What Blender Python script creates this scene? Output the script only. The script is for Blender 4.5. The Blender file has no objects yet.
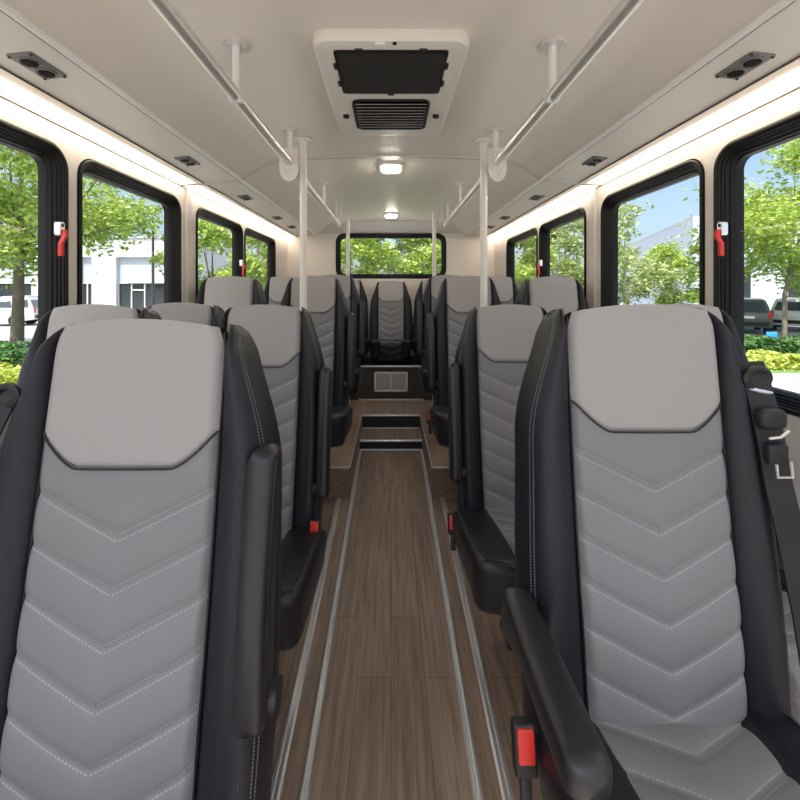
import bpy, bmesh, math, random
from mathutils import Vector, Matrix
PI = math.pi
C = bpy.context.scene.collection
rnd = random.Random(7)

# ------------------------------------------------------------------ helpers
def link(o, parent=None):
    C.objects.link(o)
    if parent is not None: o.parent = parent
    return o

class MB:
    """collects vertices / faces (with optional uv) for ONE mesh"""
    def __init__(s): s.v = []; s.f = []; s.uv = {}
    def add(s, vs, fs, uvs=None):
        b = len(s.v); s.v += [tuple(p) for p in vs]; s.f += [tuple(b+i for i in f) for f in fs]
        if uvs:
            for i, u in enumerate(uvs): s.uv[b+i] = u
        return s
    def box(s, c, d, bev=0.0, seg=2, rot=None):
        bm = bmesh.new(); bmesh.ops.create_cube(bm, size=1.0)
        for v in bm.verts: v.co = Vector((v.co.x*d[0], v.co.y*d[1], v.co.z*d[2]))
        if bev > 0:
            bmesh.ops.bevel(bm, geom=bm.edges[:], offset=min(bev, min(d)*.49), segments=seg, profile=.5, affect='EDGES')
        if rot is not None:
            for v in bm.verts: v.co = rot @ v.co
        for v in bm.verts: v.co += Vector(c)
        s.frombm(bm); return s
    def frombm(s, bm):
        bm.verts.index_update()
        s.add([v.co[:] for v in bm.verts], [[v.index for v in f.verts] for f in bm.faces]); bm.free(); return s
    def loft(s, secs, cap=True, closed=False, uvs=None):
        n = len(secs[0]); vs = [p for q in secs for p in q]; fs = []
        m = len(secs)
        for i in range(m if closed else m-1):
            i2 = (i+1) % m
            for j in range(n):
                k = (j+1) % n
                fs.append((i*n+j, i*n+k, i2*n+k, i2*n+j))
        if cap and not closed:
            fs.append(tuple(range(n))[::-1]); fs.append(tuple((m-1)*n+j for j in range(n)))
        s.add(vs, fs, uvs); return s
    def tube(s, path, r, n=10, cap=True, closed=False):
        path = [Vector(p) for p in path]; m = len(path)
        rs = r if isinstance(r, (list, tuple)) else [r]*m
        secs = []; ref = None
        for i, p in enumerate(path):
            if closed: t = path[(i+1) % m]-path[i-1]
            else: t = path[min(i+1, m-1)]-path[max(i-1, 0)]
            t.normalize()
            if ref is None: ref = Vector((0, 0, 1)) if abs(t.z) < .9 else Vector((1, 0, 0))
            a = (ref-t*ref.dot(t)).normalized(); b = t.cross(a); ref = a
            secs.append([p+(a*math.cos(2*PI*k/n)+b*math.sin(2*PI*k/n))*rs[i] for k in range(n)])
        return s.loft(secs, cap, closed)
    def grid(s, nu, nv, fn):
        vs = []; uv = []; fs = []
        for j in range(nv+1):
            for i in range(nu+1):
                p, u = fn(i/nu, j/nv); vs.append(p); uv.append(u)
        for j in range(nv):
            for i in range(nu):
                a = j*(nu+1)+i; fs.append((a, a+1, a+nu+2, a+nu+1))
        return s.add(vs, fs, uv)
    def mesh(s, name, m, smooth=True, ang=40):
        me = bpy.data.meshes.new(name); me.from_pydata(s.v, [], s.f); me.update()
        if s.uv:
            l = me.uv_layers.new(name='UVMap')
            for lp in me.loops: l.data[lp.index].uv = s.uv.get(lp.vertex_index, (0, 0))
        bm = bmesh.new(); bm.from_mesh(me); bmesh.ops.recalc_face_normals(bm, faces=bm.faces[:]); bm.to_mesh(me); bm.free()
        if smooth:
            me.shade_smooth()
            try: me.set_sharp_from_angle(angle=math.radians(ang))
            except Exception: pass
        if m is not None: me.materials.append(m)
        return me
    def build(s, name, m, parent=None, smooth=True, ang=40):
        return link(bpy.data.objects.new(name, s.mesh(name, m, smooth, ang)), parent)

def tag(o, label=None, cat=None, group=None, kind=None):
    if label: o['label'] = label
    if cat: o['category'] = cat
    if group: o['group'] = group
    if kind: o['kind'] = kind
    return o
def thing(name, label, cat, loc=(0, 0, 0), rz=0, group=None):
    o = bpy.data.objects.new(name, None); C.objects.link(o); o.location = loc; o.rotation_euler = (0, 0, rz)
    o.empty_display_size = .1
    return tag(o, label, cat, group)
def struct(name, mb, m, smooth=False, parent=None):
    o = mb.build(name, m, parent, smooth)
    if parent is None: o['kind'] = 'structure'
    return o
def ellsec(c, ax, ay, rx, ry, n=12, p=2.0):
    out = []
    for k in range(n):
        t = 2*PI*k/n; cs, sn = math.cos(t), math.sin(t)
        out.append(Vector(c)+Vector(ax)*rx*math.copysign(abs(cs)**(2/p), cs)+Vector(ay)*ry*math.copysign(abs(sn)**(2/p), sn))
    return out

# ------------------------------------------------------------------ materials
def mat(name):
    m = bpy.data.materials.new(name); m.use_nodes = True
    nt = m.node_tree; return m, nt, nt.nodes['Principled BSDF']
def sset(b, **k):
    for a, v in k.items():
        n = a.replace('_', ' ')
        if n in b.inputs: b.inputs[n].default_value = v
def rgb(r, g, b): return (r, g, b, 1)
def simple(name, col, rough=.5, metal=0.0, bump=0.0, bscale=200, var=0.0, vscale=3, spec=.5):
    m, nt, b = mat(name); sset(b, Base_Color=rgb(*col), Roughness=rough, Metallic=metal, Specular_IOR_Level=spec)
    N = nt.nodes; L = nt.links
    tc = N.new('ShaderNodeTexCoord')
    if bump:
        n = N.new('ShaderNodeTexNoise'); n.inputs['Scale'].default_value = bscale; n.inputs['Detail'].default_value = 3
        L.new(tc.outputs['Object'], n.inputs['Vector'])
        bp = N.new('ShaderNodeBump'); bp.inputs['Strength'].default_value = bump; bp.inputs['Distance'].default_value = .002
        L.new(n.outputs['Fac'], bp.inputs['Height']); L.new(bp.outputs['Normal'], b.inputs['Normal'])
    if var:
        n = N.new('ShaderNodeTexNoise'); n.inputs['Scale'].default_value = vscale; n.inputs['Detail'].default_value = 4
        L.new(tc.outputs['Object'], n.inputs['Vector'])
        r = N.new('ShaderNodeValToRGB')
        r.color_ramp.elements[0].position = .3; r.color_ramp.elements[1].position = .7
        r.color_ramp.elements[0].color = rgb(*[c*(1-var) for c in col]); r.color_ramp.elements[1].color = rgb(*[min(1, c*(1+var)) for c in col])
        L.new(n.outputs['Fac'], r.inputs['Fac']); L.new(r.outputs['Color'], b.inputs['Base Color'])
    return m
def emis(name, col, st):
    m, nt, b = mat(name); sset(b, Base_Color=rgb(*col), Emission_Color=rgb(*col), Emission_Strength=st, Roughness=.4); return m

class NX:
    """tiny node-expression helper"""
    def __init__(s, nt): s.nt = nt
    def m(s, op, a, b=None, c=None):
        n = s.nt.nodes.new('ShaderNodeMath'); n.operation = op
        for i, v in enumerate((a, b, c)):
            if v is None: continue
            if isinstance(v, (int, float)): n.inputs[i].default_value = v
            else: s.nt.links.new(v, n.inputs[i])
        return n.outputs[0]

S0, PITCH, SLOPE = .312, .068, .47        # chevron quilting on the seat panels
def quilt_mat():
    m, nt, b = mat('quilted_grey_leather'); N = nt.nodes; L = nt.links; x = NX(nt)
    uv = N.new('ShaderNodeUVMap'); sp = N.new('ShaderNodeSeparateXYZ'); L.new(uv.outputs[0], sp.inputs[0])
    ax = x.m('ABSOLUTE', sp.outputs[0]); s = sp.outputs[1]
    c = x.m('DIVIDE', x.m('SUBTRACT', x.m('ADD', s, x.m('MULTIPLY', ax, SLOPE)), S0), PITCH)
    fr = x.m('MULTIPLY', x.m('ABSOLUTE', x.m('SUBTRACT', c, x.m('ROUND', c))), PITCH)      # metres to nearest line
    row = x.m('LESS_THAN', x.m('ABSOLUTE', x.m('SUBTRACT', fr, .0048)), .0009)
    dash = x.m('GREATER_THAN', x.m('FRACT', x.m('MULTIPLY', ax, 190)), .35)
    below = x.m('GREATER_THAN', c, -.3)
    st = x.m('MULTIPLY', x.m('MULTIPLY', row, dash), below)
    tc = N.new('ShaderNodeTexCoord'); no = N.new('ShaderNodeTexNoise'); no.inputs['Scale'].default_value = 260; no.inputs['Detail'].default_value = 3
    L.new(tc.outputs['Object'], no.inputs['Vector'])
    mx = N.new('ShaderNodeMix'); mx.data_type = 'RGBA'
    mx.inputs['A'].default_value = rgb(.203, .205, .214); mx.inputs['B'].default_value = rgb(.33, .33, .33)
    L.new(st, mx.inputs['Factor']); L.new(mx.outputs['Result'], b.inputs['Base Color'])
    bp = N.new('ShaderNodeBump'); bp.inputs['Strength'].default_value = .18; bp.inputs['Distance'].default_value = .002
    L.new(no.outputs['Fac'], bp.inputs['Height']); L.new(bp.outputs['Normal'], b.inputs['Normal'])
    sset(b, Roughness=.5, Specular_IOR_Level=.45)
    return m
def bolster_mat():
    m, nt, b = mat('black_leather_stitched'); N = nt.nodes; L = nt.links; x = NX(nt)
    uv = N.new('ShaderNodeUVMap'); sp = N.new('ShaderNodeSeparateXYZ'); L.new(uv.outputs[0], sp.inputs[0])
    d = x.m('ABSOLUTE', x.m('SUBTRACT', x.m('ABSOLUTE', x.m('SUBTRACT', sp.outputs[0], .5)), .015))
    row = x.m('LESS_THAN', d, .004)
    dash = x.m('GREATER_THAN', x.m('FRACT', x.m('MULTIPLY', sp.outputs[1], 210)), .4)
    st = x.m('MULTIPLY', row, dash)
    tc = N.new('ShaderNodeTexCoord'); no = N.new('ShaderNodeTexNoise'); no.inputs['Scale'].default_value = 300; no.inputs['Detail'].default_value = 3
    L.new(tc.outputs['Object'], no.inputs['Vector'])
    mx = N.new('ShaderNodeMix'); mx.data_type = 'RGBA'
    mx.inputs['A'].default_value = rgb(.0095, .011, .017); mx.inputs['B'].default_value = rgb(.20, .20, .21)
    L.new(st, mx.inputs['Factor']); L.new(mx.outputs['Result'], b.inputs['Base Color'])
    bp = N.new('ShaderNodeBump'); bp.inputs['Strength'].default_value = .25; bp.inputs['Distance'].default_value = .002
    L.new(no.outputs['Fac'], bp.inputs['Height']); L.new(bp.outputs['Normal'], b.inputs['Normal'])
    sset(b, Roughness=.42, Specular_IOR_Level=.4)
    return m
def wood_mat():
    m, nt, b = mat('wood_plank_vinyl'); N = nt.nodes; L = nt.links
    tc = N.new('ShaderNodeTexCoord')
    mp = N.new('ShaderNodeMapping'); mp.inputs['Rotation'].default_value = (0, 0, PI/2); L.new(tc.outputs['Object'], mp.inputs['Vector'])
    br = N.new('ShaderNodeTexBrick'); br.offset = .37; br.inputs['Scale'].default_value = 1
    br.inputs['Brick Width'].default_value = .62; br.inputs['Row Height'].default_value = .105; br.inputs['Mortar Size'].default_value = .0008
    br.inputs['Color1'].default_value = rgb(.232, .172, .132); br.inputs['Color2'].default_value = rgb(.285, .214, .164); br.inputs['Mortar'].default_value = rgb(.06, .042, .03)
    L.new(mp.outputs[0], br.inputs['Vector'])
    m2 = N.new('ShaderNodeMapping'); m2.inputs['Scale'].default_value = (38, 2.2, 38); L.new(tc.outputs['Object'], m2.inputs['Vector'])
    n = N.new('ShaderNodeTexNoise'); n.inputs['Scale'].default_value = 1.6; n.inputs['Detail'].default_value = 8; n.inputs['Roughness'].default_value = .65; n.inputs['Distortion'].default_value = .6
    L.new(m2.outputs[0], n.inputs['Vector'])
    r = N.new('ShaderNodeValToRGB'); r.color_ramp.elements[0].position = .32; r.color_ramp.elements[1].position = .68
    r.color_ramp.elements[0].color = rgb(.55, .53, .5); r.color_ramp.elements[1].color = rgb(1.25, 1.22, 1.2)
    L.new(n.outputs['Fac'], r.inputs['Fac'])
    mx = N.new('ShaderNodeMix'); mx.data_type = 'RGBA'; mx.blend_type = 'MULTIPLY'; mx.inputs['Factor'].default_value = 1
    L.new(br.outputs['Color'], mx.inputs['A']); L.new(r.outputs['Color'], mx.inputs['B']); L.new(mx.outputs['Result'], b.inputs['Base Color'])
    sset(b, Roughness=.42, Specular_IOR_Level=.45)
    return m
def leaf_mat(name, c1, c2, trans=.35):
    m, nt, b = mat(name); N = nt.nodes; L = nt.links
    g = N.new('ShaderNodeNewGeometry'); r = N.new('ShaderNodeValToRGB')
    r.color_ramp.elements[0].color = rgb(*c1); r.color_ramp.elements[1].color = rgb(*c2)
    L.new(g.outputs['Random Per Island'], r.inputs['Fac']); L.new(r.outputs['Color'], b.inputs['Base Color'])
    sset(b, Roughness=.55)
    t = N.new('ShaderNodeBsdfTranslucent'); L.new(r.outputs['Color'], t.inputs['Color'])
    mx = N.new('ShaderNodeMixShader'); mx.inputs[0].default_value = trans
    L.new(b.outputs[0], mx.inputs[1]); L.new(t.outputs[0], mx.inputs[2])
    L.new(mx.outputs[0], N['Material Output'].inputs['Surface'])
    return m
def pane_mat(name, tint=(.97, .985, .98)):
    m, nt, b = mat(name); N = nt.nodes; L = nt.links
    t = N.new('ShaderNodeBsdfTransparent'); t.inputs[0].default_value = rgb(*tint)
    g = N.new('ShaderNodeBsdfGlossy'); g.inputs['Roughness'].default_value = .02
    f = N.new('ShaderNodeLayerWeight'); f.inputs['Blend'].default_value = .5; x = NX(nt)
    fac = x.m('ADD', x.m('MULTIPLY', x.m('POWER', f.outputs['Facing'], 5.0), .30), .015)
    mx = N.new('ShaderNodeMixShader'); L.new(fac, mx.inputs[0]); L.new(t.outputs[0], mx.inputs[1]); L.new(g.outputs[0], mx.inputs[2])
    L.new(mx.outputs[0], N['Material Output'].inputs['Surface']); return m
def filter_mat():
    m, nt, b = mat('dark_filter_mesh'); N = nt.nodes; L = nt.links
    tc = N.new('ShaderNodeTexCoord'); v = N.new('ShaderNodeTexChecker'); v.inputs['Scale'].default_value = 260
    v.inputs[1].default_value = rgb(.030, .026, .024); v.inputs[2].default_value = rgb(.012, .011, .011)
    L.new(tc.outputs['Object'], v.inputs['Vector']); L.new(v.outputs['Color'], b.inputs['Base Color']); sset(b, Roughness=.7)
    return m

M = dict(
    quilt=quilt_mat(), bolster=bolster_mat(), wood=wood_mat(), filt=filter_mat(),
    head=simple('smooth_grey_leather', (.345, .330, .320), .5, bump=.15, bscale=240),
    black=simple('black_leather', (.010, .011, .016), .40, bump=.25, bscale=300),
    shell=simple('black_plastic_shell', (.011, .012, .014), .5, bump=.2, bscale=400),
    arm=simple('black_rubber_armrest', (.017, .017, .019), .36, bump=.2, bscale=350),
    gap_shade=simple('black_gap_shade', (.008, .009, .012), .5),
    steel=simple('brushed_steel', (.84, .81, .77), .34, .72),
    alu=simple('satin_aluminium', (.86, .87, .89), .30, .8),
    red=simple('red_plastic', (.62, .030, .018), .38),
    web=simple('black_webbing', (.014, .014, .016), .6, bump=.5, bscale=150),
    wall=simple('cream_wall_panel', (.70, .655, .60), .45, bump=.05, bscale=90),
    ceil=simple('beige_ceiling_panel', (.86, .79, .70), .42, bump=.05, bscale=90),
    soffit=simple('taupe_soffit_panel', (.80, .735, .655), .42, bump=.05, bscale=90),
    bead=simple('pale_trim_bead', (.93, .90, .85), .35),
    groove=simple('dark_groove', (.10, .085, .07), .6),
    plastic=simple('cream_plastic', (.82, .76, .68), .38),
    powder=simple('powder_coated_pole', (.86, .83, .78), .28),
    frame=simple('black_window_rubber', (.005, .005, .0055), .42, spec=.25),
    riser=simple('black_step_riser', (.012, .014, .018), .45),
    tanpanel=simple('dark_wood_panel', (.055, .045, .038), .5, var=.2, vscale=8),
    cable=simple('cream_cable', (.62, .56, .44), .5),
    glass=pane_mat('window_glass'),
    led=emis('warm_white_led', (1.0, .86, .69), 6.5),
    dome=emis('warm_dome_lamp', (1.0, .91, .80), 40.0),
    grey=simple('grey_plate', (.20, .19, .175), .4),
    darkv=simple('black_vent', (.012, .012, .012), .4),
    asphalt=simple('asphalt', (.41, .405, .39), .9, var=.08, vscale=.6),
    concrete=simple('pale_concrete', (.52, .50, .47), .9, var=.06, vscale=2),
    grass=simple('lawn', (.16, .28, .07), .9, var=.3, vscale=5),
    bark=simple('grey_bark', (.20, .165, .13), .9, bump=.6, bscale=20, var=.25, vscale=6),
    stucco=simple('white_stucco', (.58, .58, .585), .8),
    stucco2=simple('pale_blue_cladding', (.60, .66, .74), .7),
    louver=simple('grey_louvre', (.42, .47, .52), .6),
    darkglass=simple('dark_building_glass', (.03, .04, .045), .1),
    post=simple('dark_grey_post', (.035, .04, .045), .5),
    white=simple('white_car_paint', (.80, .80, .79), .25), greyp=simple('grey_car_paint', (.10, .11, .12), .25),
    silver=simple('silver_car_paint', (.42, .43, .45), .25), tyre=simple('tyre_rubber', (.02, .02, .02), .8),
    carglass=simple('tinted_car_glass', (.05, .07, .09), .08), tail=simple('red_tail_lamp', (.55, .02, .02), .3),
    blue=simple('blue_sign', (.05, .30, .62), .5),
    leafA=leaf_mat('bright_leaf', (.26, .42, .05), (.62, .70, .20)),
    leafB=leaf_mat('olive_leaf', (.26, .36, .11), (.56, .60, .28)),
    leafC=leaf_mat('hedge_leaf', (.05, .13, .035), (.13, .27, .07), .2),
    leafD=leaf_mat('yellow_shrub_leaf', (.36, .45, .07), (.68, .70, .18), .3),
)

# ------------------------------------------------------------------ the bus shell
XW, YF, YR = 1.10, -.62, 4.25          # wall half width, front end cut short and open to let daylight in, rear wall
H0 = 1.20
ZT = 1.757                             # top of the side walls
def rrect(y0, y1, z0, z1, r, n=6):
    out = []
    for (cy, cz, a0) in ((y1-r, z1-r, 0), (y0+r, z1-r, PI/2), (y0+r, z0+r, PI), (y1-r, z0+r, 3*PI/2)):
        for k in range(n+1):
            a = a0+PI/2*k/n; out.append((cy+r*math.cos(a), cz+r*math.sin(a)))
    return out
def holed(outer, holes, to3, thick):
    """flat panel with rounded holes, given thickness along the vector thick"""
    bm = bmesh.new(); es = []
    for loop in [outer]+holes:
        vs = [bm.verts.new(to3(*p)) for p in loop]
        es += [bm.edges.new((vs[i], vs[(i+1) % len(vs)])) for i in range(len(vs))]
    bmesh.ops.triangle_fill(bm, use_beauty=True, edges=es)
    ext = bmesh.ops.extrude_face_region(bm, geom=bm.faces[:])
    for v in [g for g in ext['geom'] if isinstance(g, bmesh.types.BMVert)]: v.co += Vector(thick)
    return MB().frombm(bm)
WIN = [(-.44, .50), (.54, 1.36), (1.405, 2.09), (2.255, 2.965), (3.00, 3.80)]  # foremost pair is out of view, added to let more light in
WZ0, WZ1 = .86, 1.678
wn = [0]
def frame_sweep(loop_of, to3):
    """black rubber frame: section points (inset, depth) swept round the rounded rectangle"""
    prof = [(0, .0), (0, -.004), (.004, -.007), (.011, -.007), (.014, -.003), (.018, -.003), (.020, .004), (.025, .005), (.027, .011), (.032, .012), (.035, .019), (.041, .021), (.043, .030), (.046, .034), (.046, .060), (-.004, .060), (-.004, .0)]
    secs = [[to3(p[0], p[1], t) for p in loop_of(o)] for (o, t) in prof]
    n = len(secs[0]); mb = MB()
    mb.loft(secs, cap=False, closed=True); return mb
def make_window(to3, y0, y1, z0, z1, r, handle=None):
    wn[0] += 1
    fr = frame_sweep(lambda o: rrect(y0+o, y1-o, z0+o, z1-o, max(r-o*.8, .012)), to3)
    w = thing('window_%d' % wn[0], None, None); w['kind'] = 'structure'
    fr.build('window_frame', M['frame'], w, ang=25)
    g = MB(); lp = rrect(y0+.043, y1-.043, z0+.043, z1-.043, max(r-.035, .015))
    g.loft([[to3(a, b, .036) for a, b in lp], [to3(a, b, .041) for a, b in lp]])
    g.build('window_pane', M['glass'], w, False)
    if handle is not None:
        hy, hz = handle
        pl = MB(); pl.loft([[to3(a, b, .004) for a, b in rrect(hy-.0095, hy+.0095, hz-.004, hz+.042, .009)], [to3(a, b, -.016) for a, b in rrect(hy-.0095, hy+.0095, hz-.004, hz+.042, .009)]])
        hp = pl.build('latch_plate', M['alu'], w)
        hl = MB(); hl.loft([[to3(hy+.005*math.cos(a), hz+.030+.006*math.sin(a), t) for a in [2*PI*k/10 for k in range(10)]] for t in (-.014, -.0175)]); hl.build('hole', M['gap_shade'], hp)
        h = MB()
        pts = [(hy, hz+.016, -.021), (hy+.002, hz+.0, -.024), (hy-.012, hz-.022, -.026), (hy-.018, hz-.030, -.026), (hy-.018, hz-.072, -.026)]
        secs = []
        for k, (a, b, t) in enumerate(pts):
            wv = [.005, .006, .0045, .0055, .006][k]
            secs.append([to3(a-wv, b, t-.006), to3(a+wv, b, t-.006), to3(a+wv, b, t+.006), to3(a-wv, b, t+.006)])
        h.loft(secs)
        tag(h.build('release_handle', M['red'], w), 'red release handle')
    return w
for side, nm in ((-1, 'left'), (1, 'right')):
    to3 = lambda a, b, t=0, s=side: Vector((s*(XW+t), a, b))
    outer = [(YF, -.15), (YR, -.15), (YR, ZT), (YF, ZT)]
    holes = [rrect(a, b, WZ0, WZ1, .075) for a, b in WIN]
    struct('wall_'+nm, holed(outer, holes, to3, (side*.06, 0, 0)), M['wall'])
    for i, (a, b) in enumerate(WIN):
        hd = {1: (b-.040, 1.383), 3: (b-.040, 1.378)}.get(i)
        make_window(to3, a, b, WZ0, WZ1, .075, hd)
# rear wall
to3r = lambda a, b, t=0: Vector((a, YR+t, b))
RW = (-.585, .585, 1.325, 1.800)
ro = [(-XW, -.15), (XW, -.15), (XW, 1.80), (.8, 1.86), (-.8, 1.86), (-XW, 1.80)]
struct('wall_rear', holed(ro, [rrect(*RW, .09)], to3r, (0, .06, 0)), M['wall'])
make_window(to3r, *RW, .09)
# ceiling: curved section swept along the bus
CP = [(0, .705), (.20, .704), (.38, .700), (.50, .695), (.59, .686), (.65, .672), (.70, .648), (.795, .584)]
def prof3(pts, y, dz=0): return [Vector((x, y, H0+z+dz)) for x, z in pts]
full = [(-x, z) for x, z in CP[::-1]]+CP[1:]
up = [(x*1.02, z+.07) for x, z in full[::-1]]
struct('ceiling', MB().loft([prof3(full+up, YF), prof3(full+up, YR)]), M['ceil'], True)
tn = [0]
def trim(mb, m, smooth=False):
    tn[0] += 1; return struct('trim_%d' % tn[0], mb, m, smooth)
for s in (-1, 1):
    so = [(s*.795, .584), (s*.98, .563), (s*.984, .560), (s*1.032, .562), (s*1.032, .66), (s*.795, .66)]
    trim(MB().loft([prof3(so, YF), prof3(so, YR)]), M['soffit'])
    hou = [(s*1.032, .566), (s*1.10, .560), (s*1.10, .66), (s*1.032, .66)]
    trim(MB().loft([prof3(hou, YF), prof3(hou, YR)]), M['wall'])
    # seam bead and wall line
    trim(MB().tube([(s*.796, YF, H0+.583), (s*.796, YR-.1, H0+.582)], .0095, 8), M['bead'], True)
    trim(MB().tube([(s*.807, YF, H0+.5795), (s*.807, YR-.1, H0+.5795)], .0025, 6), M['groove'], True)
    trim(MB().tube([(s*.981, YF, H0+.560), (s*.981, YR-.1, H0+.560)], .003, 6), M['groove'], True)
    trim(MB().box((s*(XW-.001), (YF+YR)/2, ZT-.011), (.006, YR-YF, .004)), M['groove'])
    # LED strips in front of and behind the transverse rib
    for (y0, y1, w) in ((YF, 2.085, 'forward'), (2.135, YR-.02, 'rear')):
        dsec = [(s*1.033, .558), (s*1.094, .550), (s*1.094, .559), (s*1.033, .565)]
        o = MB().loft([prof3(dsec, y0), prof3(dsec, y1)]).build('light_strip', M['led'], None, False)
        tag(o, 'glowing warm white light strip above the %s %s' % ('left' if s < 0 else 'right', 'front windows' if w == 'forward' else 'rear pair of windows'), 'light strip', 'light strips along the ceiling edges')
    # pillar trim
    trim(MB().box((s*(XW-.004), 2.165, (.0+ZT)/2), (.014, .05, ZT), .005), M['wall'])
# transverse rib
rib = [(-1.095, .553), (-.98, .558), (-.795, .579)]+[(x, z-.006) for x, z in full[1:-1]]+[(.795, .579), (.98, .558), (1.095, .553)]
ribt = [(x, z+.012) for x, z in rib[::-1]]
trim(MB().loft([prof3(rib+ribt, 2.09), prof3(rib+ribt, 2.13)]), M['wall'])
# rear header panel between ceiling and rear wall
hd = MB().loft([[Vector((x, 4.06, H0+z)) for x, z in ((-.86, .69), (.86, .69), (.86, .70), (-.86, .70))], [Vector((x, 4.249, H0+z)) for x, z in ((-1.05, .592), (1.05, .592), (1.05, .70), (-1.05, .70))]])
# keep the header clear of the window frame
for i, v in enumerate(hd.v):
    if v[1] > 4.2 and v[2] < H0+.6: hd.v[i] = (v[0], v[1], H0+.607)
trim(hd, M['wall'])
# roof above
struct('roof', MB().loft([[Vector((x, y, z)) for x, z in ((-1.16, 1.757), (1.16, 1.757), (1.16, 1.95), (.8, 2.03), (-.8, 2.03), (-1.16, 1.95))] for y in (YF, YR+.06)], cap=True), M['stucco'])
bpy.data.objects['roof'].data  # shell sheet only
def roof_fix():
    me = bpy.data.objects['roof'].data; bm = bmesh.new(); bm.from_mesh(me)
    kill = [f for f in bm.faces if f.normal.z < -.9 or abs(f.normal.y) > .9]
    bmesh.ops.delete(bm, geom=kill, context='FACES'); bm.to_mesh(me); bm.free()
roof_fix()

# ------------------------------------------------------------------ floor, platform, steps
STEP = 3.0
struct('floor', MB().box((0, (YF+YR)/2, -.03), (2*XW, YR-YF, .06)), M['wood'])
PF, PZ = 2.30, .18
for s in (-1, 1):
    a, b = s*.236, s*XW
    p = MB().loft([[Vector((a, y, 0)), Vector((b, y, 0)), Vector((b, y, PZ)), Vector((a, y, PZ))] for y in (PF, 3.71)])
    struct('raised_platform', p, M['wood'])
    trim(MB().box((s*.237, (PF+STEP+.25)/2, PZ), (.008, STEP+.25-PF, .008), .002), M['alu'])
    trim(MB().box((s*(XW+.24)/2, PF, PZ), (XW-.24, .008, .010), .002), M['alu'])
T2 = 3.26
struct('step', MB().box((0, (STEP+T2)/2, .036), (.47, T2-STEP, .072)), M['wood'])
struct('step', MB().box((0, (T2+3.71)/2, PZ/2), (.47, 3.71-T2, PZ)), M['wood'])
for y, z0, z1 in ((STEP, .0, .072), (T2, .072, PZ)):
    trim(MB().box((0, y-.003, (z0+z1)/2), (.466, .006, z1-z0)), M['riser'])
    trim(MB().box((0, y-.004, z1), (.466, .024, .010), .002), M['alu'])
    trim(MB().box((0, y-.012, z0+.006), (.466, .014, .010), .002), M['alu'])
# heater riser under the rear seats
struct('heater_riser', MB().box((0, (3.71+YR)/2, (PZ+.495)/2+.0), (2*XW, YR-3.71, .495-PZ)), M['tanpanel'])
trim(MB().box((0, 3.705, .495), (.60, .03, .014), .003), M['alu'])
trim(MB().box((0, 3.700, PZ+.006), (.60, .02, .012), .003), M['alu'])
# aisle floor strips (splay outwards a little towards the rear)
for s in (-1, 1):
    for (x0, y0, x1, y1, w) in ((.205, YF, .232, STEP, .024), (.268, YF, .300, PF, .028)):
        sl = (.234-.205)/(STEP-.94)
        xa = x0-(0.94-y0)*sl*.9; xb = x1
        a = Vector((s*xa, y0, 0)); b = Vector((s*xb, y1, 0)); mb = MB()
        sec = [(-w/2, 0), (-w/2, .005), (-w*.3, .008), (-w*.14, .008), (-w*.10, .003), (w*.10, .003), (w*.14, .008), (w*.3, .008), (w/2, .005), (w/2, 0)]
        mb.loft([[p+Vector((d, 0, z)) for d, z in sec] for p in (a, b)])
        trim(mb, M['alu'])

# ------------------------------------------------------------------ seats
CACHE = {}
def cached(key, fn):
    if key not in CACHE: CACHE[key] = fn()
    return CACHE[key]
def sm(a, b, t):
    t = max(0, min(1, (t-a)/(b-a))); return t*t*(3-2*t)
HB = .219
def hw(s, L): return .131 - .010*math.exp(-(max(s, 0)/.018)**1.5) - .004*sm(.3, L, s)
def ow(s, L):
    return .146+.064*sm(-.02, .24, s)+.008*sm(.2, .5, s)-.006*sm(.55, L, s)
class Back:
    def __init__(b, L, th): b.L = L; b.th = math.radians(th); b.dn = Vector((0, -math.sin(b.th), -math.cos(b.th))); b.fr = Vector((0, -math.cos(b.th), math.sin(b.th)))
    def P(b, x, s, n): return Vector((x, 0, 0))+b.dn*s+b.fr*n
def chev(x, s):
    c = (s+SLOPE*abs(x)-S0)/PITCH; k = max(0, round(c)); return abs(c-k)*PITCH
def hbot(x, w):        # lower edge of the headrest with chamfered corners
    return HB-.052*max(0, min(1, (abs(x)-(w-.062))/.062))**1.45
def m_headrest(B):
    mb = MB()
    def fn(u, v):
        x = u*2-1; 
        if v < .25:                                   # roll over the top
            a = (v/.25)*PI/2; r = .045
            s = r-r*math.sin(a)*1.0; n = -.055-r*math.cos(a)+r*math.sin(a)*1.0
            s = r*(1-math.sin(a)); n = -.07+.08*(1-math.cos(a))
        else:
            t = (v-.25)/.75; s = None
        w0 = hw(0 if s is not None else .2, B.L)
        if s is None:
            xb = x*.131; s = t*hbot(xb, .131); n = .010
        w = hw(s, B.L)-.0005
        if v < .25: w -= .012*(1-v/.25)
        ed = min(1, (1-abs(x))*w/.014); eb = 1.0
        if v >= .25: eb = min(1, (hbot(x*.131, .131)-s)/.014)
        puff = math.sqrt(max(0, 1-(1-ed)**2))*math.sqrt(max(0, 1-(1-eb)**2))
        crown = .010*(1-x*x)
        sag = .012*x*x if v < .4 else .012*x*x*max(0, 1-(v-.4)/.3)
        return B.P(x*w, s+sag*(1 if v > .0 else 1), n-.010+.012*puff+crown*(.6 if v >= .25 else .3)), (x*w, s)
    mb.grid(36, 48, fn); return mb.mesh('headrest', M['head'], ang=80)
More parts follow.
